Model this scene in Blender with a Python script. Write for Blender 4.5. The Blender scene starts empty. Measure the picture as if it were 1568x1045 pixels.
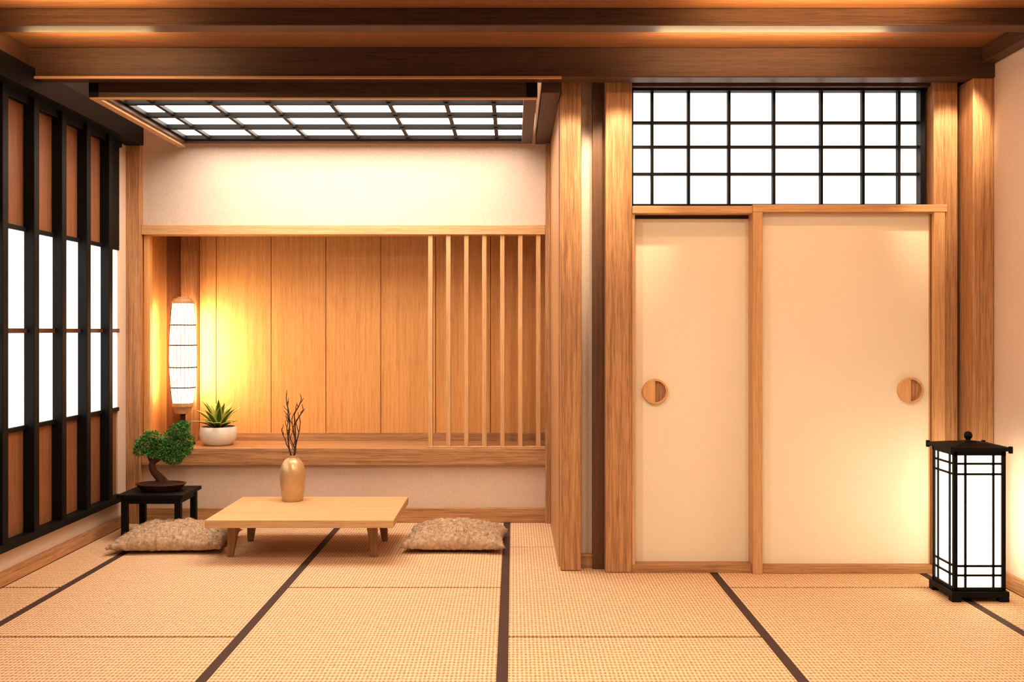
import bpy, bmesh, math, random
from mathutils import Vector, Matrix, noise
random.seed(7)
scene = bpy.context.scene
COL = scene.collection

# ------------------------------------------------------------------ materials
def lin(c):
    c = c / 255.0
    return c / 12.92 if c <= 0.04045 else ((c + 0.055) / 1.055) ** 2.4
def rgb(r, g, b):
    return (lin(r), lin(g), lin(b), 1.0)

def base_mat(name):
    m = bpy.data.materials.new(name); m.use_nodes = True
    nt = m.node_tree
    return m, nt, nt.nodes["Principled BSDF"]

def wood(name, dark, light, axis='Z', rough=0.5, scale=1.0, bump=0.12):
    m, nt, b = base_mat(name)
    N, L = nt.nodes, nt.links
    tc = N.new('ShaderNodeTexCoord'); mp = N.new('ShaderNodeMapping')
    s = [75 * scale] * 3; s['XYZ'.index(axis)] = 1.6 * scale
    mp.inputs['Scale'].default_value = s
    L.new(tc.outputs['Object'], mp.inputs['Vector'])
    n1 = N.new('ShaderNodeTexNoise'); n1.inputs['Scale'].default_value = 1.0
    n1.inputs['Detail'].default_value = 6; n1.inputs['Roughness'].default_value = 0.65
    n1.inputs['Distortion'].default_value = 0.4
    L.new(mp.outputs[0], n1.inputs['Vector'])
    mp2 = N.new('ShaderNodeMapping')
    s2 = [260 * scale] * 3; s2['XYZ'.index(axis)] = 9 * scale
    mp2.inputs['Scale'].default_value = s2
    L.new(tc.outputs['Object'], mp2.inputs['Vector'])
    n2 = N.new('ShaderNodeTexNoise'); n2.inputs['Scale'].default_value = 1.0
    n2.inputs['Detail'].default_value = 3
    L.new(mp2.outputs[0], n2.inputs['Vector'])
    mix = N.new('ShaderNodeMath'); mix.operation = 'MULTIPLY_ADD'
    mix.inputs[1].default_value = 0.45
    L.new(n2.outputs['Fac'], mix.inputs[0]); 
    mm = N.new('ShaderNodeMath'); mm.operation = 'MULTIPLY'; mm.inputs[1].default_value = 0.55
    L.new(n1.outputs['Fac'], mm.inputs[0]); L.new(mm.outputs[0], mix.inputs[2])
    r = N.new('ShaderNodeValToRGB')
    r.color_ramp.elements[0].position = 0.36; r.color_ramp.elements[0].color = dark
    r.color_ramp.elements[1].position = 0.60; r.color_ramp.elements[1].color = light
    L.new(mix.outputs[0], r.inputs[0]); L.new(r.outputs[0], b.inputs['Base Color'])
    b.inputs['Roughness'].default_value = rough
    bp = N.new('ShaderNodeBump'); bp.inputs['Strength'].default_value = bump
    bp.inputs['Distance'].default_value = 0.003
    L.new(mix.outputs[0], bp.inputs['Height']); L.new(bp.outputs[0], b.inputs['Normal'])
    return m

def plain(name, c, rough=0.5, metal=0.0, nscale=60, var=0.12, bump=0.1):
    m, nt, b = base_mat(name)
    N, L = nt.nodes, nt.links
    tc = N.new('ShaderNodeTexCoord')
    n = N.new('ShaderNodeTexNoise'); n.inputs['Scale'].default_value = nscale
    n.inputs['Detail'].default_value = 4
    L.new(tc.outputs['Object'], n.inputs['Vector'])
    r = N.new('ShaderNodeValToRGB')
    r.color_ramp.elements[0].position = 0.3; r.color_ramp.elements[1].position = 0.7
    r.color_ramp.elements[0].color = (c[0]*(1-var), c[1]*(1-var), c[2]*(1-var), 1)
    r.color_ramp.elements[1].color = c
    L.new(n.outputs['Fac'], r.inputs[0]); L.new(r.outputs[0], b.inputs['Base Color'])
    b.inputs['Roughness'].default_value = rough; b.inputs['Metallic'].default_value = metal
    bp = N.new('ShaderNodeBump'); bp.inputs['Strength'].default_value = bump
    bp.inputs['Distance'].default_value = 0.002
    L.new(n.outputs['Fac'], bp.inputs['Height']); L.new(bp.outputs[0], b.inputs['Normal'])
    return m

def glow(name, c, s):
    m = bpy.data.materials.new(name); m.use_nodes = True
    nt = m.node_tree; b = nt.nodes["Principled BSDF"]
    b.inputs['Base Color'].default_value = (0.8, 0.8, 0.8, 1)
    b.inputs['Emission Color'].default_value = c
    b.inputs['Emission Strength'].default_value = s
    return m

PD, PL = rgb(144, 102, 70), rgb(200, 156, 112)
W_POST = wood("wood_post", PD, PL, 'Z')
W_POSTX = wood("wood_rail", PD, PL, 'X')
W_POSTY = wood("wood_rail_y", PD, PL, 'Y')
W_BEAM = wood("wood_beam", rgb(64, 43, 30), rgb(96, 65, 45), 'X')
W_BEAMY = wood("wood_beam_y", rgb(64, 43, 30), rgb(96, 65, 45), 'Y')
W_CEIL = wood("wood_ceiling", rgb(114, 77, 50), rgb(158, 110, 71), 'X')
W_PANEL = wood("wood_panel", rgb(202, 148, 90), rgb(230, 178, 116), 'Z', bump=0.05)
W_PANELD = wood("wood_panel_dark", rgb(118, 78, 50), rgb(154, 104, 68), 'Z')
W_TABLE = wood("wood_table", rgb(188, 150, 108), rgb(216, 182, 138), 'X', bump=0.06)
W_LEG = wood("wood_leg", rgb(130, 96, 68), rgb(166, 130, 96), 'Z')
W_FRAME = wood("wood_doorframe", rgb(186, 144, 102), rgb(216, 176, 130), 'Z', bump=0.06)
W_FRAMEX = wood("wood_doorframe_x", rgb(186, 144, 102), rgb(216, 176, 130), 'X', bump=0.06)
W_HANDLE = wood("wood_handle", rgb(206, 160, 112), rgb(226, 184, 136), 'Z', bump=0.04)
BLACK = plain("black_lacquer", rgb(14, 12, 12), 0.55, var=0.25)
BLACK.node_tree.nodes["Principled BSDF"].inputs['Specular IOR Level'].default_value = 0.25
DARKW = plain("dark_wood", rgb(58, 38, 30), 0.55, var=0.3)
PLAST = plain("plaster", rgb(220, 201, 185), 0.9, nscale=90, var=0.09, bump=0.6)
DOORP = plain("door_paper", rgb(241, 231, 211), 0.75, nscale=140, var=0.03, bump=0.15)
HERI = plain("tatami_border", rgb(84, 58, 48), 0.8, nscale=300, var=0.3)
SUB = plain("subfloor", rgb(40, 26, 20), 0.9)
POTW = plain("white_ceramic", rgb(235, 228, 218), 0.35, var=0.05)
TRAY = plain("bonsai_tray_glaze", rgb(92, 50, 34), 0.35, var=0.2)
SOIL = plain("soil", rgb(70, 48, 32), 0.95, nscale=120, var=0.6, bump=0.8)
BARK = plain("bark", rgb(104, 64, 44), 0.85, nscale=90, var=0.5, bump=0.8)
TWIG = plain("twig", rgb(74, 44, 36), 0.8, var=0.4)
GREEN = plain("bonsai_leaf", rgb(92, 158, 74), 0.6, nscale=25, var=0.6)
LEAF = plain("agave_leaf", rgb(84, 138, 54), 0.45, nscale=12, var=0.3)
LEAFY = plain("agave_leaf_edge", rgb(222, 214, 110), 0.45, nscale=12, var=0.2)
GOLD = plain("champagne_glaze", rgb(214, 182, 140), 0.3, metal=0.35, nscale=18, var=0.15, bump=0.05)
LAMPRIB = plain("lamp_rib", rgb(52, 31, 17), 0.6)
SHOJI = glow("shoji_paper_lit", (1.0, 0.97, 0.94, 1), 1.2)
SKYP = glow("skylight_panel_lit", (1.0, 0.91, 0.79, 1), 7.2)
GLASS = glow("window_paper_lit", (1.0, 0.98, 0.95, 1), 1.2)
LAMPM = glow("lamp_shade_lit", (1.0, 0.82, 0.58, 1), 2.0)
LANT = glow("lantern_paper_lit", (1.0, 0.88, 0.66, 1), 4.0)
LED = glow("led_strip", (1.0, 0.72, 0.40, 1), 40.0)

def tatami_mat():
    m, nt, b = base_mat("tatami_weave")
    N, L = nt.nodes, nt.links
    tc = N.new('ShaderNodeTexCoord')
    def wave(d, sc, dist):
        w = N.new('ShaderNodeTexWave'); w.wave_type = 'BANDS'; w.bands_direction = d
        w.inputs['Scale'].default_value = sc; w.inputs['Distortion'].default_value = dist
        w.inputs['Detail'].default_value = 1; w.inputs['Detail Scale'].default_value = 3
        L.new(tc.outputs['Object'], w.inputs['Vector']); return w
    wx = wave('X', 19, 1.0); wy = wave('Y', 10, 1.6)
    mu = N.new('ShaderNodeMath'); mu.operation = 'ADD'
    L.new(wx.outputs['Fac'], mu.inputs[0]); L.new(wy.outputs['Fac'], mu.inputs[1])
    n = N.new('ShaderNodeTexNoise'); n.inputs['Scale'].default_value = 110
    n.inputs['Detail'].default_value = 3
    L.new(tc.outputs['Object'], n.inputs['Vector'])
    ma = N.new('ShaderNodeMath'); ma.operation = 'MULTIPLY_ADD'
    ma.inputs[1].default_value = 0.30
    L.new(mu.outputs[0], ma.inputs[0])
    mb = N.new('ShaderNodeMath'); mb.operation = 'MULTIPLY'; mb.inputs[1].default_value = 0.6
    L.new(n.outputs['Fac'], mb.inputs[0]); L.new(mb.outputs[0], ma.inputs[2])
    r = N.new('ShaderNodeValToRGB')
    r.color_ramp.elements[0].position = 0.28; r.color_ramp.elements[0].color = rgb(160, 118, 84)
    r.color_ramp.elements[1].position = 0.74; r.color_ramp.elements[1].color = rgb(236, 202, 164)
    L.new(ma.outputs[0], r.inputs[0]); L.new(r.outputs[0], b.inputs['Base Color'])
    b.inputs['Roughness'].default_value = 0.7
    bp = N.new('ShaderNodeBump'); bp.inputs['Strength'].default_value = 0.6
    bp.inputs['Distance'].default_value = 0.003
    L.new(ma.outputs[0], bp.inputs['Height']); L.new(bp.outputs[0], b.inputs['Normal'])
    return m
TATAMI = tatami_mat()

def fabric():
    m = plain("fluffy_fabric", rgb(208, 178, 146), 0.95, nscale=55, var=0.4, bump=1.0)
    m.node_tree.nodes["Principled BSDF"].inputs['Sheen Weight'].default_value = 0.25
    return m
FAB = fabric()

# ------------------------------------------------------------------ helpers
def add_obj(name, bm, mats, parent=None, smooth=False):
    me = bpy.data.meshes.new(name); bm.to_mesh(me); bm.free()
    if not isinstance(mats, (list, tuple)): mats = [mats]
    for m in mats: me.materials.append(m)
    if smooth:
        for p in me.polygons: p.use_smooth = True
    o = bpy.data.objects.new(name, me); COL.objects.link(o)
    if parent is not None:
        o.parent = parent
        o.matrix_parent_inverse = parent.matrix_world.inverted()
    return o

def group(name, loc):
    e = bpy.data.objects.new(name, None); COL.objects.link(e)
    e.empty_display_size = 0.1
    e.location = loc; e.matrix_world = Matrix.Translation(loc)
    return e

def bm_box(bm, x0, x1, y0, y1, z0, z1, mi=0):
    vs = [bm.verts.new((x, y, z)) for x in (x0, x1) for y in (y0, y1) for z in (z0, z1)]
    idx = [(0,1,3,2),(4,6,7,5),(0,4,5,1),(2,3,7,6),(0,2,6,4),(1,5,7,3)]
    for f in idx:
        fc = bm.faces.new([vs[i] for i in f]); fc.material_index = mi
    return vs

def boxes(name, lst, mat, parent=None, bevel=0.0):
    bm = bmesh.new()
    for b in lst: bm_box(bm, *b)
    bmesh.ops.recalc_face_normals(bm, faces=bm.faces)
    o = add_obj(name, bm, mat, parent)
    if bevel:
        md = o.modifiers.new("bevel", 'BEVEL'); md.width = bevel; md.segments = 2
        md.limit_method = 'ANGLE'
    return o

def lathe(name, prof, c, mat, parent=None, seg=40, axis='Z', sx=1, sy=1, cap=True):
    bm = bmesh.new(); rings = []
    for r, z in prof:
        ring = []
        for i in range(seg):
            a = 2 * math.pi * i / seg
            if axis == 'Z': p = (c[0] + r*math.cos(a)*sx, c[1] + r*math.sin(a)*sy, c[2] + z)
            else: p = (c[0] + r*math.cos(a), c[1] + z, c[2] + r*math.sin(a))
            ring.append(bm.verts.new(p))
        rings.append(ring)
    for a, b in zip(rings, rings[1:]):
        for i in range(seg):
            j = (i + 1) % seg
            bm.faces.new((a[i], a[j], b[j], b[i]))
    if cap:
        bm.faces.new(rings[0][::-1]); bm.faces.new(rings[-1])
    else:
        bmesh.ops.remove_doubles(bm, verts=bm.verts, dist=1e-5)
    bmesh.ops.recalc_face_normals(bm, faces=bm.faces)
    o = add_obj(name, bm, mat, parent, smooth=True)
    md = o.modifiers.new("es", 'EDGE_SPLIT'); md.split_angle = math.radians(40)
    return o

def catmull(pts, n=6):
    P = [Vector(p) for p in pts]; P = [P[0]*2 - P[1]] + P + [P[-1]*2 - P[-2]]
    out = []
    for i in range(1, len(P) - 2):
        for k in range(n):
            t = k / n
            a, b, c, d = P[i-1], P[i], P[i+1], P[i+2]
            out.append(0.5*((2*b) + (c-a)*t + (2*a-5*b+4*c-d)*t*t + (3*b-a-3*c+d)*t**3))
    out.append(P[-2]); return out

def bm_tube(bm, pts, r0, r1, seg=8, n=5, power=1.0):
    pts = catmull(pts, n) if n > 1 else [Vector(p) for p in pts]
    rings = []; N = len(pts)
    up = Vector((0.13, 0.9, 0.3)).normalized()
    for i, p in enumerate(pts):
        t = (pts[min(i+1, N-1)] - pts[max(i-1, 0)]).normalized()
        a = t.cross(up); 
        if a.length < 1e-3: a = t.cross(Vector((1, 0, 0)))
        a.normalize(); b = t.cross(a)
        r = r0 + (r1 - r0) * (i / (N-1)) ** power
        rings.append([bm.verts.new(p + a*r*math.cos(2*math.pi*k/seg) + b*r*math.sin(2*math.pi*k/seg)) for k in range(seg)])
    for A, B in zip(rings, rings[1:]):
        for i in range(seg):
            j = (i+1) % seg
            bm.faces.new((A[i], A[j], B[j], B[i]))
    bm.faces.new(rings[0][::-1]); bm.faces.new(rings[-1])

# ------------------------------------------------------------------ dimensions
LX, RX = -2.60, 2.50          # side walls
YB = 6.85                     # alcove wall plane
YR = 5.56                     # right-hand partition plane
AX = 0.25                     # right side of alcove
CZ = 2.77
YF = -1.2

# ------------------------------------------------------------------ floor
boxes("floor", [(LX-0.2, RX+0.2, YF, 7.45, -0.12, -0.03)], SUB)
mats = group("floor_tatami", (0, 4, 0))
xs = [LX] + [-0.042 + 1.115*k for k in range(-2, 3)] + [RX]
k = 0
for ci in range(len(xs) - 1):
    x0, x1 = xs[ci], xs[ci+1]
    first = 5.114 if ci % 2 == 0 else 6.07
    seams = [first + 1.78*j for j in range(-5, 3)]
    for a, b in zip(seams, seams[1:]):
        a2, b2 = max(a, YF), min(b, YB)
        if x0 > 0.2: b2 = min(b2, YR)
        if b2 - a2 < 0.05: continue
        k += 1
        boxes("mat_%d" % k, [(x0+0.0215, x1-0.0215, a2+0.0085, b2-0.0085, -0.03, 0.0)], TATAMI, mats, 0.002)
boxes("borders", [(x-0.021, x+0.021, YF, (YB if x < 0.2 else YR), -0.03, -0.001) for x in xs[1:-1]], HERI, mats)

# ------------------------------------------------------------------ walls
wy0, wy1 = 3.0, 6.65     # window extents on left wall
boxes("wall_left", [(LX-0.12, LX, YF, 7.45, -0.03, 0.20), (LX-0.12, LX, YF, 7.45, 2.60, CZ),
                    (LX-0.12, LX, YF, wy0, 0.20, 2.60), (LX-0.12, LX, wy1, 7.45, 0.20, 2.60)], PLAST)
boxes("wall_right", [(RX, RX+0.12, YF, 5.7, -0.03, CZ)], PLAST)
boxes("wall_back", [(LX, AX, YB, YB+0.1, 2.0, CZ), (LX, AX, YB, YB+0.1, -0.03, 0.39)], PLAST)
boxes("wall_alcove_side", [(AX, AX+0.06, YR, 7.45, -0.03, CZ)], W_POST)
boxes("wall_partition", [(AX+0.06, 0.64, YR, YR+0.1, -0.03, CZ), (2.21, RX, YR, YR+0.1, -0.03, CZ),
                         (0.64, 2.21, YR, YR+0.1, 2.62, CZ), (0.64, 2.21, YR, YR+0.1, 1.92, 1.98)], PLAST)
boxes("ceiling", [(LX-0.12, RX+0.12, YF, 7.45, CZ, CZ+0.08)], W_CEIL)

# baseboards
boxes("baseboard_left", [(LX, LX+0.02, YF, YB-0.06, 0, 0.075)], W_POSTY, bevel=0.003)
boxes("baseboard_right", [(RX-0.02, RX, YF, 5.25, 0, 0.075)], W_POSTY, bevel=0.003)
boxes("baseboard_back", [(LX+0.1, AX-0.02, YB-0.025, YB, 0, 0.10)], W_POSTX, bevel=0.004)
boxes("baseboard_partition", [(0.37, 0.49, YR-0.03, YR, 0, 0.075)], W_POSTX, bevel=0.003)

# ceiling beams
boxes("trim_1", [(LX, RX, 5.25, 5.37, 2.614, CZ), ], W_BEAM, bevel=0.005)
boxes("trim_2", [(LX, RX, 4.61, 4.72, 2.69, CZ)], W_BEAM, bevel=0.005)
boxes("trim_3", [(LX, RX, 3.95, 4.06, 2.69, CZ), (LX, RX, 3.29, 3.40, 2.69, CZ), (LX, RX, 2.6, 2.71, 2.69, CZ)], W_BEAM, bevel=0.005)
boxes("trim_4", [(RX-0.07, RX, YF, 5.25, 2.685, CZ)], W_BEAMY, bevel=0.004)
boxes("trim_5", [(LX, LX+0.09, YF, 5.25, 2.66, CZ)], W_BEAMY, bevel=0.004)
boxes("trim_6", [(LX+0.05, AX, 5.235, 5.25, 2.604, 2.616)], W_FRAMEX)
boxes("trim_7", [(0.15, AX, 5.37, YB, 2.56, CZ)], W_BEAMY, bevel=0.004)
boxes("trim_8", [(LX, -2.506, YB-0.06, YB, 0, 2.60)], W_POST, bevel=0.004)
boxes("trim_9", [(0.215, AX, YB-0.05, YB, 0, 2.56)], W_POST, bevel=0.004)
boxes("trim_10", [(-2.506, 0.215, YB-0.035, YB+0.1, 1.945, 2.01)], W_FRAMEX, bevel=0.004)
boxes("trim_16", [(LX, LX+0.03, 5.37, YB, 2.662, CZ)], DARKW)

# pillars
boxes("pillar", [(0.254, 0.366, 5.46, YR, 0.001, CZ)], W_POST, bevel=0.006)
boxes("pillar", [(0.493, 0.636, 5.417, YR, 0.001, CZ)], W_POST, bevel=0.006)
boxes("pillar", [(2.243, 2.372, 5.40, YR, 0.001, CZ)], W_POST, bevel=0.006)
boxes("pillar", [(2.389, RX, 5.26, YR, 0.001, 2.614)], W_POST, bevel=0.006)
boxes("trim_11", [(0.432, 0.492, 5.50, YR, 0.0, CZ)], wood("wood_strip_dark", rgb(88, 60, 41), rgb(114, 79, 54), 'Z'))
boxes("trim_12", [(0.636, 2.243, 5.44, YR, 2.612, CZ)], W_BEAM, bevel=0.004)

# ------------------------------------------------------------------ recess (tokonoma)
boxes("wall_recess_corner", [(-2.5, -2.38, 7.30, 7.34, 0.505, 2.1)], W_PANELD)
seams = [-2.265, -2.143, -1.747, -1.352, -0.956, -0.56, -0.164, 0.25]
boxes("wall_recess_panels", [(a+0.002, b-0.002, 7.30, 7.34, 0.505, 2.1) for a, b in zip(seams, seams[1:])], W_PANEL, None, 0.002)
boxes("wall_recess_backing", [(-2.5, 0.25, 7.342, 7.40, 0.39, 2.1)], DARKW)
boxes("trim_13", [(-2.38, -2.265, 7.24, 7.34, 0.505, 2.1)], W_POST, None, 0.004)
boxes("wall_recess_side", [(LX, -2.5, YB+0.1, 7.40, 0.505, 2.1), (LX+0.1, -2.46, YB, YB+0.05, 0.505, 1.945)], W_PANEL)
boxes("ceiling_recess", [(LX, 0.25, YB+0.1, 7.40, 2.1, 2.14)], W_BEAM)
boxes("trim_14", [(-2.265, 0.25, 7.285, 7.30, 0.505, 0.56)], W_POSTX, None, 0.002)
boxes("alcove_shelf", [(-2.506, AX, YB-0.04, 7.30, 0.39, 0.505)], W_POSTX, None, 0.004)
boxes("slatted_screen", [(-0.575+0.1215*i, -0.545+0.1215*i, 6.83, 6.88, 0.506, 1.945) for i in range(7)]
      + [(-0.58, 0.215, 6.828, 6.885, 0.5055, 0.515)], W_FRAME, None, 0.002)

# ------------------------------------------------------------------ ceiling light box (grid)
sk = group("window_skylight", (-1.06, 6.08, 2.56))
fx0, fx1, fy0, fy1 = -2.248, 0.125, 5.375, 6.80
boxes("frame", [(fx0, fx1, fy0, fy0+0.05, 2.535, 2.63), (fx0, fx1, fy1-0.05, fy1, 2.555, 2.63),
                (fx0, fx0+0.06, fy0+0.05, fy1-0.05, 2.545, 2.63), (fx1-0.07, fx1, fy0+0.05, fy1-0.05, 2.545, 2.63)], W_BEAM, sk, 0.003)
boxes("frame_lip", [(fx0, fx1, fy0-0.006, fy0+0.02, 2.529, 2.537), (fx0, fx0+0.045, fy0, fy1, 2.530, 2.546)], W_FRAMEX, sk)
boxes("end_caps", [(fx0-0.005, fx0+0.045, fy0-0.004, fy0+0.05, 2.54, 2.632), (fx1-0.055, fx1+0.003, fy0-0.004, fy0+0.05, 2.54, 2.632)], BLACK, sk)
boxes("diffuser", [(fx0+0.05, fx1-0.05, fy0+0.04, fy1-0.04, 2.595, 2.605)], SKYP, sk)
g = []
for x in (-2.02, -1.70, -1.375, -1.03, -0.70, -0.378, -0.11):
    g.append((x-0.012, x+0.012, fy0+0.05, fy1-0.05, 2.575, 2.595))
for y in (5.69, 6.03, 6.38):
    g.append((fx0+0.06, fx1-0.07, y-0.028, y+0.028, 2.570, 2.595))
g += [(fx0+0.06, fx1-0.07, fy1-0.09, fy1-0.05, 2.57, 2.595), (fx0+0.06, fx1-0.07, fy0+0.05, fy0+0.065, 2.57, 2.595),
      (fx0+0.06, fx0+0.08, fy0+0.05, fy1-0.05, 2.57, 2.595)]
boxes("muntins", g, BLACK, sk)

# ------------------------------------------------------------------ left window wall
wn = group("window_1", (LX, 5, 1.3))
boxes("panes", [(LX-0.02, LX-0.005, wy0, wy1, 0.79, 1.83)], GLASS, wn)
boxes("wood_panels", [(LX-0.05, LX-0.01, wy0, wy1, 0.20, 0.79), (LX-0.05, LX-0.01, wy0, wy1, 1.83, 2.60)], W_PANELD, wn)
posts = []
for i in range(-7, 4):
    y0 = 5.388 + 0.333*i
    posts.append((LX-0.01, LX+0.05, y0, y0+0.058, 0.20, 2.62))
boxes("posts", posts, BLACK, wn, 0.003)
boxes("rails", [(LX-0.01, LX+0.012, wy0, wy1, 0.77, 0.795), (LX-0.01, LX+0.012, wy0, wy1, 1.825, 1.85),
                (LX-0.01, LX+0.055, wy0, wy1, 0.185, 0.225), (LX-0.01, LX+0.12, wy0, YB-0.06, 2.54, 2.66),
                (LX-0.01, LX+0.012, 6.46, wy1, 1.85, 2.55), (LX-0.01, LX+0.03, wy0, wy1, 2.50, 2.55)], BLACK, wn, 0.003)
boxes("mid_rail", [(LX-0.01, LX+0.012, wy0, wy1, 1.285, 1.31)], W_BEAMY, wn)

# ------------------------------------------------------------------ transom shoji
tr = group("window_2", (1.42, 5.52, 2.3))
boxes("paper", [(0.64, 2.21, 5.54, 5.55, 1.98, 2.62)], SHOJI, tr)
g = [(x-0.007, x+0.007, 5.505, 5.54, 1.985, 2.612) for x in (0.756, 0.955, 1.175, 1.419, 1.678, 1.905, 2.10)]
g += [(0.64, 2.21, 5.51, 5.54, z-0.007, z+0.007) for z in (2.432, 2.30, 2.152)]
g += [(0.636, 0.650, 5.48, 5.54, 1.975, 2.612), (2.205, 2.23, 5.48, 5.54, 1.975, 2.612),
      (0.636, 2.243, 5.48, 5.54, 2.60, 2.615), (0.636, 2.243, 5.48, 5.54, 1.972, 1.985)]
boxes("muntins", g, BLACK, tr)

# ------------------------------------------------------------------ sliding doors
fr = group("trim_15", (1.45, 5.42, 0))
boxes("head_rail", [(0.636, 2.31, 5.40, 5.53, 1.925, 1.965), (1.275, 2.31, 5.385, 5.41, 1.93, 1.97)], W_FRAMEX, fr, 0.003)
boxes("center_post", [(1.276, 1.328, 5.388, 5.53, 0, 1.965)], W_FRAME, fr, 0.003)
boxes("jambs", [(2.24, 2.30, 5.388, 5.42, 0, 1.965), (0.636, 0.652, 5.42, 5.53, 0.0, 1.93)], W_FRAME, fr, 0.003)
boxes("sill", [(0.636, 1.276, 5.417, 5.54, 0, 0.045), (1.328, 2.24, 5.40, 5.54, 0, 0.045)], W_POSTX, fr, 0.003)

def handle(parent, x, y, z, flip):
    lathe("handle_ring", [(0.058, -0.022), (0.066, -0.022), (0.069, -0.018), (0.069, 0.0), (0.058, 0.0), (0.058, -0.022)], (x, y, z), W_HANDLE, parent, 48, 'Y', cap=False)
    lathe("handle_cup", [(0.0005, -0.003), (0.059, -0.003), (0.059, 0.0), (0.0005, 0.0)], (x, y, z), W_POST, parent, 48, 'Y')
    bm = bmesh.new(); pts = []
    for i in range(25):
        a = math.pi/2 + math.pi*i/24
        pts.append((x + flip*0.059*math.cos(a), z + 0.059*math.sin(a)))
    f = [bm.verts.new((p[0], y-0.020, p[1])) for p in pts]; bk = [bm.verts.new((p[0], y-0.001, p[1])) for p in pts]
    bm.faces.new(f); bm.faces.new(bk[::-1]); n = len(f)
    for i in range(n): bm.faces.new((f[i], bk[i], bk[(i+1) % n], f[(i+1) % n]))
    bmesh.ops.recalc_face_normals(bm, faces=bm.faces)
    add_obj("handle_half", bm, W_HANDLE, parent)

d1 = group("door_1", (0.96, 5.5, 0))
boxes("panel", [(0.652, 1.276, 5.495, 5.52, 0.045, 1.925)], DOORP, d1)
boxes("edge", [(0.652, 0.66, 5.49, 5.495, 0.045, 1.91), (0.652, 1.276, 5.49, 5.495, 1.905, 1.925)], DARKW, d1)  # top strip is the shadow under the head rail, put in as dark colour
handle(d1, 0.768, 5.495, 0.968, 1)
d2 = group("door_2", (1.78, 5.45, 0))
boxes("panel", [(1.328, 2.24, 5.44, 5.465, 0.045, 1.93)], DOORP, d2)
boxes("edge", [(2.232, 2.24, 5.435, 5.44, 0.045, 1.93)], W_FRAME, d2)
handle(d2, 2.130, 5.44, 0.978, 1)

# ------------------------------------------------------------------ low table
tb = group("low_table", (-1.19, 6.02, 0))
boxes("table_top", [(-1.715, -0.665, 5.62, 6.42, 0.200, 0.244)], W_TABLE, tb, 0.004)
def leg(name, x, y, sx, sy):
    bm = bmesh.new()
    def sq(cx, cy, h, z): return [bm.verts.new((cx+a*h, cy+b*h, z)) for a, b in ((-1,-1),(1,-1),(1,1),(-1,1))]
    A = sq(x, y, 0.017, 0.0); B = sq(x - sx*0.02, y - sy*0.02, 0.031, 0.2)
    bm.faces.new(A[::-1]); bm.faces.new(B)
    for i in range(4):
        j = (i+1) % 4; bm.faces.new((A[i], A[j], B[j], B[i]))
    o = add_obj(name, bm, W_LEG, tb)
    md = o.modifiers.new("b", 'BEVEL'); md.width = 0.005; md.segments = 2
for i, (x, y, sx, sy) in enumerate([(-1.625, 5.81, -1, -1), (-0.795, 5.81, 1, -1), (-1.62, 6.24, -1, 1), (-0.79, 6.24, 1, 1)]):
    leg("leg_%d" % (i+1), x, y, sx, sy)

# ------------------------------------------------------------------ floor cushions
def cushion(cx, cy, hx, hy, h, seed, rot):
    bm = bmesh.new(); n = 90; grid = {}
    R = Matrix.Rotation(rot, 3, 'Z')
    for side in (1, -1):
        for i in range(n+1):
            for j in range(n+1):
                if side == -1 and (i in (0, n) or j in (0, n)):
                    grid[(side, i, j)] = grid[(1, i, j)]; continue
                u, v = 2*i/n - 1, 2*j/n - 1
                x = hx*u*(1 - 0.10*(1-v*v)); y = hy*v*(1 - 0.10*(1-u*u))
                t = ((1-u*u)*(1-v*v)) ** 0.38
                p0 = Vector((x*9 + seed*3.1, y*9, side))
                z = 0.04 + side * t * (h*0.5 if side > 0 else 0.04)
                if side > 0:
                    z += t*(0.030*noise.noise(p0) + 0.020*noise.noise(p0*2.2) + 0.006*noise.noise(p0*6))
                    z += t*h*0.34
                    x += 0.010*noise.noise(p0*5 + Vector((5, 0, 0))); y += 0.010*noise.noise(p0*5 + Vector((0, 9, 0)))
                p = R @ Vector((x, y, 0))
                edge = 0.012 * max(abs(u), abs(v))**6 * noise.noise(p0*4)
                grid[(side, i, j)] = bm.verts.new((cx + p.x, cy + p.y, max(z + edge, 0.001)))
        for i in range(n):
            for j in range(n):
                q = [grid[(side, i, j)], grid[(side, i+1, j)], grid[(side, i+1, j+1)], grid[(side, i, j+1)]]
                if side < 0: q = q[::-1]
                bm.faces.new(q)
    fur = [v.co.copy() for (s, i, j), v in grid.items() if s == 1]
    random.seed(seed)
    for _ in range(7000):
        p = random.choice(fur) + Vector((random.uniform(-.004, .004), random.uniform(-.004, .004), 0))
        d = Vector((random.uniform(-1, 1), random.uniform(-1, 1), random.uniform(0.1, 0.7))).normalized()
        w = Vector((random.uniform(-1, 1), random.uniform(-1, 1), 0)).normalized()*0.0016
        a = bm.verts.new(p-w); b = bm.verts.new(p+w); c = bm.verts.new(p + d*random.uniform(0.006, 0.014))
        bm.faces.new((a, b, c))
    return add_obj("floor_cushion", bm, FAB, None, smooth=True)
cushion(-2.03, 6.10, 0.335, 0.27, 0.12, 1, 0.05)
cushion(-0.345, 6.12, 0.305, 0.27, 0.125, 2, -0.03)

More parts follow.
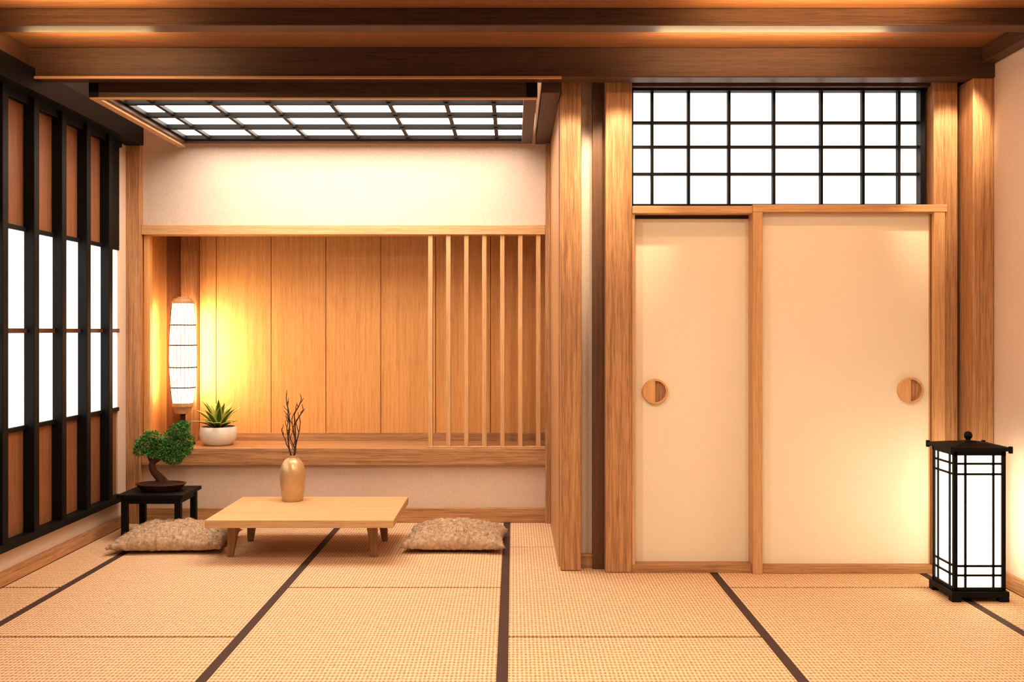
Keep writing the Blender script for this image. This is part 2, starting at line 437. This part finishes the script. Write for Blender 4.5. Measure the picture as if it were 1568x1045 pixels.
# ------------------------------------------------------------------ vase with twigs
vs = group("vase", (-1.367, 6.27, 0.244))
lathe("vase_body", [(0.0005, 0), (0.060, 0), (0.064, 0.005), (0.070, 0.05), (0.077, 0.11), (0.079, 0.15), (0.076, 0.19), (0.066, 0.225),
                    (0.050, 0.25), (0.036, 0.263), (0.034, 0.275), (0.037, 0.282), (0.030, 0.282), (0.028, 0.26), (0.0005, 0.25)], (-1.367, 6.27, 0.244), GOLD, vs, 56)
bm = bmesh.new(); random.seed(23)
B0 = Vector((-1.367, 6.27, 0.49))
def branch(p, d, L, r, lvl):
    pts = [p]; q = p.copy(); dd = d.copy()
    for i in range(4):
        dd = (dd + Vector((random.uniform(-.28, .28), random.uniform(-.2, .2), random.uniform(-0.02, .25)))).normalized()
        q = q + dd * L/4; pts.append(q.copy())
    bm_tube(bm, pts, r, r*0.5, 6, 3)
    if lvl > 0:
        for i in (1, 2, 3, 4):
            s = random.choice((-1, 1))
            nd = (dd + Vector((s*random.uniform(.4, .8), random.uniform(-.4, .4), 0.35))).normalized()
            branch(pts[i], nd, L*random.uniform(.28, .42), r*0.65, lvl-1)
branch(B0, Vector((0.0, 0, 1)), 0.29, 0.007, 2)
branch(B0, Vector((-0.14, 0, 1)), 0.31, 0.006, 2)
branch(B0, Vector((0.06, 0.05, 1)), 0.24, 0.005, 1)
add_obj("dry_twigs", bm, TWIG, vs, smooth=True)

# ------------------------------------------------------------------ bamboo lamp on shelf
lc = (-2.302, 7.05, 0.505)
bl = group("bamboo_table_lamp", lc)
def lr(t):
    return 0.070 + 0.021*math.sin(math.pi*min(1, t*1.0)**0.9) + 0.004*t
z0, z1 = 0.285, 0.985
lathe("shade", [(0.0005, z0)] + [(lr(i/24), z0 + (z1-z0)*i/24) for i in range(25)] + [(0.0005, z1)], lc, LAMPM, bl, 48)
bm = bmesh.new()
for i in range(22):
    a = 2*math.pi*i/22
    bm_tube(bm, [(lc[0]+(lr(k/8)+0.001)*math.cos(a), lc[1]+(lr(k/8)+0.001)*math.sin(a), lc[2]+z0+(z1-z0)*k/8) for k in range(9)], 0.0015, 0.0015, 4, 1)
for zz in (0.16, 0.36, 0.58, 0.78):
    R = lr(zz) + 0.0015
    pts = [(lc[0]+R*math.cos(2*math.pi*k/40), lc[1]+R*math.sin(2*math.pi*k/40), lc[2]+z0+(z1-z0)*zz) for k in range(41)]
    bm_tube(bm, pts, 0.0042, 0.0042, 5, 1)
add_obj("ribs", bm, LAMPRIB, bl)
lathe("cap", [(0.0005, z1), (0.076, z1-0.004), (0.077, z1+0.006), (0.070, z1+0.014), (0.062, z1+0.03), (0.040, z1+0.034), (0.038, z1+0.042), (0.0005, z1+0.042)], lc, W_FRAME, bl)
lathe("base_cup", [(0.0005, z0-0.07), (0.050, z0-0.07), (0.056, z0-0.055), (0.062, z0-0.03), (0.072, z0-0.02), (0.073, z0+0.004), (0.0005, z0+0.006)], lc, W_FRAME, bl)
lathe("stem", [(0.0005, 0.0), (0.085, 0.0), (0.085, 0.012), (0.02, 0.022), (0.016, 0.12), (0.018, z0-0.08), (0.03, z0-0.068), (0.0005, z0-0.066)], lc, LAMPRIB, bl)

# ------------------------------------------------------------------ agave in white bowl
pc = (-2.046, 7.02, 0.505)
pp = group("potted_agave", pc)
lathe("bowl", [(0.0005, 0), (0.082, 0), (0.095, 0.006), (0.118, 0.04), (0.127, 0.08), (0.124, 0.115), (0.118, 0.128), (0.112, 0.128), (0.114, 0.11), (0.0005, 0.105)], pc, POTW, pp, 56)
lathe("soil", [(0.0005, 0.10), (0.110, 0.10), (0.110, 0.112), (0.0005, 0.118)], pc, SOIL, pp)
bm = bmesh.new(); random.seed(4)
def blade(bm, base, az, L, lean, wid, mi):
    n = 9; rows = []
    dirh = Vector((math.cos(az), math.sin(az), 0)); side = Vector((-math.sin(az), math.cos(az), 0))
    p = Vector(base); th = lean
    for i in range(n+1):
        t = i/n
        w = wid * (0.55 + 0.9*t*(1-t)*1.8) * (1 - t**3)
        w = max(w, 0.0008)
        d = dirh*math.sin(th) + Vector((0, 0, math.cos(th)))
        nrm = dirh*math.cos(th) - Vector((0, 0, math.sin(th)))
        rows.append([bm.verts.new(p + side*w*s + nrm*(-abs(s))*w*0.35) for s in (-1, -0.6, 0, 0.6, 1)])
        p = p + d*L/n; th += 0.5/n
    for a, b in zip(rows, rows[1:]):
        for j in range(4):
            f = bm.faces.new((a[j], a[j+1], b[j+1], b[j])); f.material_index = 1 if j in (0, 3) else 0
for ring, (cnt, lean, L) in enumerate([(9, 0.95, 0.16), (8, 0.6, 0.20), (6, 0.3, 0.21), (3, 0.08, 0.18)]):
    for i in range(cnt):
        az = 2*math.pi*i/cnt + ring*0.4 + random.uniform(-.15, .15)
        blade(bm, (pc[0]+0.02*math.cos(az), pc[1]+0.02*math.sin(az), pc[2]+0.112), az, L*random.uniform(.85, 1.15), lean+random.uniform(-.1, .1), 0.030, 0)
o = add_obj("leaves", bm, [LEAF, LEAFY], pp, smooth=True)
md = o.modifiers.new("sol", 'SOLIDIFY'); md.thickness = 0.003

# ------------------------------------------------------------------ plant stand and bonsai
st = group("plant_stand", (-2.24, 6.42, 0))
sc = Vector((-2.24, 6.42, 0))
boxes("stand_top", [(sc.x-0.205, sc.x+0.205, sc.y-0.19, sc.y+0.19, 0.262, 0.285)], BLACK, st, 0.004)
boxes("apron", [(sc.x-0.175, sc.x+0.175, sc.y-0.165, sc.y-0.150, 0.225, 0.262), (sc.x-0.175, sc.x+0.175, sc.y+0.150, sc.y+0.165, 0.225, 0.262),
                (sc.x-0.178, sc.x-0.163, sc.y-0.16, sc.y+0.16, 0.225, 0.262), (sc.x+0.163, sc.x+0.178, sc.y-0.16, sc.y+0.16, 0.225, 0.262)], BLACK, st, 0.002)
boxes("legs", [(sc.x+a*0.165-0.019, sc.x+a*0.165+0.019, sc.y+b*0.152-0.019, sc.y+b*0.152+0.019, 0, 0.262) for a in (-1, 1) for b in (-1, 1)], BLACK, st, 0.003)

bc = (-2.235, 6.42, 0.285)
bs = group("bonsai_tree", bc)
lathe("tray", [(0.0005, 0.0), (0.115, 0.0), (0.125, 0.006), (0.150, 0.035), (0.158, 0.04), (0.158, 0.045), (0.146, 0.045), (0.140, 0.036), (0.0005, 0.036)], bc, TRAY, bs, 56, sy=0.72)
lathe("soil", [(0.0005, 0.034), (0.140, 0.036), (0.09, 0.050), (0.03, 0.058), (0.0005, 0.06)], bc, SOIL, bs, 40, sy=0.70)
bm = bmesh.new()
def bp(x, z, y=0): return (bc[0]+x, bc[1]+y, bc[2]+z)
bm_tube(bm, [bp(0.02, 0.04), bp(0.0, 0.07), bp(-0.045, 0.12), bp(-0.055, 0.17), bp(-0.01, 0.205), bp(0.03, 0.25), bp(0.05, 0.31)], 0.034, 0.010, 12, 6, 0.7)
bm_tube(bm, [bp(0.02, 0.07, -.005), bp(0.045, 0.05, -.02), bp(0.07, 0.04, -.03)], 0.016, 0.006, 8, 4)
bm_tube(bm, [bp(0.0, 0.07, .005), bp(-0.03, 0.05, -.01), bp(-0.05, 0.038, -.03)], 0.016, 0.006, 8, 4)
bm_tube(bm, [bp(-0.055, 0.17), bp(-0.08, 0.22), bp(-0.10, 0.26)], 0.014, 0.005, 8, 4)
bm_tube(bm, [bp(-0.01, 0.205), bp(0.05, 0.215, -.02), bp(0.10, 0.24, -.03)], 0.012, 0.004, 8, 4)
bm_tube(bm, [bp(0.03, 0.25), bp(0.07, 0.30, .02), bp(0.12, 0.33)], 0.010, 0.003, 8, 4)
add_obj("trunk", bm, BARK, bs, smooth=True)
bm = bmesh.new(); random.seed(5)
clumps = [(-0.085, 0.29, 0, .072, .06, .05), (-0.125, 0.255, -.01, .04, .045, .035), (-0.03, 0.265, .03, .05, .05, .04), (-0.06, 0.335, .0, .055, .05, .035),
          (0.115, 0.375, 0, .062, .055, .045), (0.08, 0.335, -.03, .055, .05, .045), (0.13, 0.31, .02, .065, .05, .045), (0.07, 0.275, -.04, .06, .05, .04),
          (0.12, 0.245, -.01, .062, .05, .04), (0.035, 0.235, -.05, .045, .04, .035), (0.085, 0.205, -.02, .06, .045, .035), (0.14, 0.41, .0, .035, .03, .025),
          (0.165, 0.27, 0, .035, .035, .035), (-0.04, 0.235, -.03, .04, .035, .025), (0.02, 0.285, 0, .035, .035, .03)]
for cx, cz, cy, rx, ry, rz in clumps:
    cnt = int(520 * (rx/0.06)**1.5)
    for _ in range(cnt):
        d = Vector((random.gauss(0, 1), random.gauss(0, 1), random.gauss(0, 1))).normalized()
        rr = random.uniform(0.6, 1.08)
        p = Vector(bp(cx + d.x*rx*rr, cz + d.z*rz*rr, cy + d.y*ry*rr))
        L = random.uniform(0.010, 0.018)
        a = (d + Vector((random.uniform(-.9, .9), random.uniform(-.9, .9), random.uniform(-.5, .9)))).normalized()
        b = a.cross(Vector((random.uniform(-1, 1), random.uniform(-1, 1), random.uniform(-1, 1)))).normalized()
        v = [bm.verts.new(p), bm.verts.new(p + a*L*.5 + b*L*.33), bm.verts.new(p + a*L), bm.verts.new(p + a*L*.5 - b*L*.33)]
        bm.faces.new(v)
add_obj("foliage", bm, GREEN, bs)

# ------------------------------------------------------------------ floor lantern
la = group("floor_lantern", (2.231, 4.965, 0))
x0, x1, y0, y1 = 2.106, 2.356, 4.84, 5.09
t = 0.020
boxes("corner_posts", [(x, x+t, y, y+t, 0.02, 0.72) for x in (x0, x1-t) for y in (y0, y1-t)], BLACK, la, 0.002)
boxes("base", [(x0-0.012, x1+0.012, y0-0.012, y1+0.012, 0.022, 0.05), (x0, x1, y0, y1, 0.05, 0.068)] +
      [(x, x+0.045, y, y+0.045, 0.0, 0.022) for x in (x0-0.012, x1-0.033) for y in (y0-0.012, y1-0.033)], BLACK, la, 0.003)
bm = bmesh.new()
def slab(h0, za, h1, zb):
    cx, cy = 2.231, 4.965
    A = [bm.verts.new((cx+a*h0, cy+b*h0, za)) for a, b in ((-1,-1),(1,-1),(1,1),(-1,1))]
    B = [bm.verts.new((cx+a*h1, cy+b*h1, zb)) for a, b in ((-1,-1),(1,-1),(1,1),(-1,1))]
    bm.faces.new(A[::-1]); bm.faces.new(B)
    for i in range(4): bm.faces.new((A[i], A[(i+1)%4], B[(i+1)%4], B[i]))
slab(0.125, 0.700, 0.125, 0.722); slab(0.146, 0.722, 0.146, 0.738); slab(0.143, 0.738, 0.06, 0.752); slab(0.03, 0.750, 0.026, 0.758)
add_obj("roof", bm, BLACK, la)
boxes("roof_tips", [(2.231+a*0.14-0.008, 2.231+a*0.14+0.008, 4.965+b*0.14-0.008, 4.965+b*0.14+0.008, 0.712, 0.745) for a in (-1, 1) for b in (-1, 1)], BLACK, la, 0.002)
lathe("finial", [(0.0005, 0.755), (0.014, 0.755), (0.010, 0.763), (0.018, 0.775), (0.020, 0.787), (0.014, 0.80), (0.0005, 0.805)], (2.231, 4.965, 0), BLACK, la, 24)
e = 0.010
boxes("paper", [(x0+e, x1-e, y0+e, y1-e, 0.068, 0.70)], LANT, la)
g = []
w = 0.0052
for u in (0.058, 0.192):
    for yy in (y0+0.002, y1-0.010):
        g.append((x0+u-w, x0+u+w, yy, yy+0.008, 0.068, 0.70))
    for xx in (x0+0.002, x1-0.010):
        g.append((xx, xx+0.008, y0+u-w, y0+u+w, 0.068, 0.70))
for z in (0.125, 0.17, 0.61, 0.66):
    g.append((x0+t, x1-t, y0+0.002, y0+0.010, z-w, z+w)); g.append((x0+t, x1-t, y1-0.010, y1-0.002, z-w, z+w))
    g.append((x0+0.002, x0+0.010, y0+t, y1-t, z-w, z+w)); g.append((x1-0.010, x1-0.002, y0+t, y1-t, z-w, z+w))
boxes("muntins", g, BLACK, la)

# ------------------------------------------------------------------ LED strips in ceiling coffers
boxes("led_strip_light", [(0.75, 1.95, 4.735, 4.75, 2.738, 2.752)], LED)
boxes("led_strip_light", [(-2.4, -1.6, 4.735, 4.75, 2.738, 2.752)], LED)

# ------------------------------------------------------------------ lights
def area(name, loc, rot, size, power, col, sy=None):
    l = bpy.data.lights.new(name, 'AREA'); l.energy = power; l.color = col
    l.size = size
    if sy: l.shape = 'RECTANGLE'; l.size_y = sy
    else: l.shape = 'DISK'
    o = bpy.data.objects.new(name, l); COL.objects.link(o)
    o.location = loc; o.rotation_euler = rot; return o
wc = (1.0, 0.84, 0.65)
for i, (x, y, p) in enumerate([(-0.7, 3.5, 26), (0.5, 3.3, 28), (1.6, 3.4, 28), (-0.2, 2.2, 22), (1.0, 2.0, 22)]):
    area("room_fill_light", (x, y, 2.74), (0, 0, 0), 0.22, p, wc)  # added overhead fill for the room, no fixtures behind it
UP = math.pi
cc = (1.0, 0.72, 0.38)
for x, y, L, p in ((1.25, 4.90, 1.1, 8.0), (-2.05, 4.90, 0.6, 3.5), (1.4, 4.35, 1.1, 12.0), (-1.9, 4.35, 0.7, 6.0)):
    area("ceiling_glow_fill", (x, y, 2.62), (UP, 0, 0), L, p, cc, 0.06)  # unseen upward area lights added to brighten ceiling bays and beams
# light given off by the bamboo lamp toward the recess wall (just behind the shade)
area("lamp_glow", (lc[0]+0.03, lc[1]+0.115, 1.14), (math.radians(90), 0, 0), 0.05, 3.2, (1.0, 0.74, 0.40), 0.62)
area("lamp_glow", (lc[0]+0.105, lc[1]+0.02, 1.14), (math.radians(90), 0, math.radians(-70)), 0.05, 4.0, (1.0, 0.74, 0.40), 0.62)
area("lamp_glow", (lc[0]-0.105, lc[1], 1.14), (math.radians(90), 0, math.radians(90)), 0.05, 1.8, (1.0, 0.74, 0.40), 0.62)
def spot(name, loc, tgt, power, angle, col, blend=0.6, rad=0.03):
    l = bpy.data.lights.new(name, 'SPOT'); l.energy = power; l.color = col
    l.spot_size = math.radians(angle); l.spot_blend = blend; l.shadow_soft_size = rad
    o = bpy.data.objects.new(name, l); COL.objects.link(o); o.location = loc
    o.rotation_euler = (Vector(tgt) - Vector(loc)).to_track_quat('-Z', 'Y').to_euler()
for x in (0.31, 0.565, 2.31):
    spot("pillar_spotlight", (x, 4.93, 2.75), (x, 5.45, 2.15), 40, 44, (1.0, 0.83, 0.58))

w = bpy.data.worlds.new("world"); scene.world = w; w.use_nodes = True
w.node_tree.nodes["Background"].inputs[0].default_value = (1.0, 0.84, 0.68, 1)
w.node_tree.nodes["Background"].inputs[1].default_value = 0.20

scene.view_settings.view_transform = 'Standard'
scene.view_settings.look = 'None'
scene.view_settings.exposure = 0.38
scene.view_settings.gamma = 0.86

# ------------------------------------------------------------------ camera
cd = bpy.data.cameras.new("camera"); cam = bpy.data.objects.new("camera", cd); COL.objects.link(cam)
cam.location = (0, 0, 1.3); cam.rotation_euler = (math.radians(90), 0, 0)
cd.sensor_width = 36; cd.lens = 35.58; cd.shift_x = -0.0013; cd.shift_y = -0.0105
cd.clip_start = 0.05
scene.camera = cam
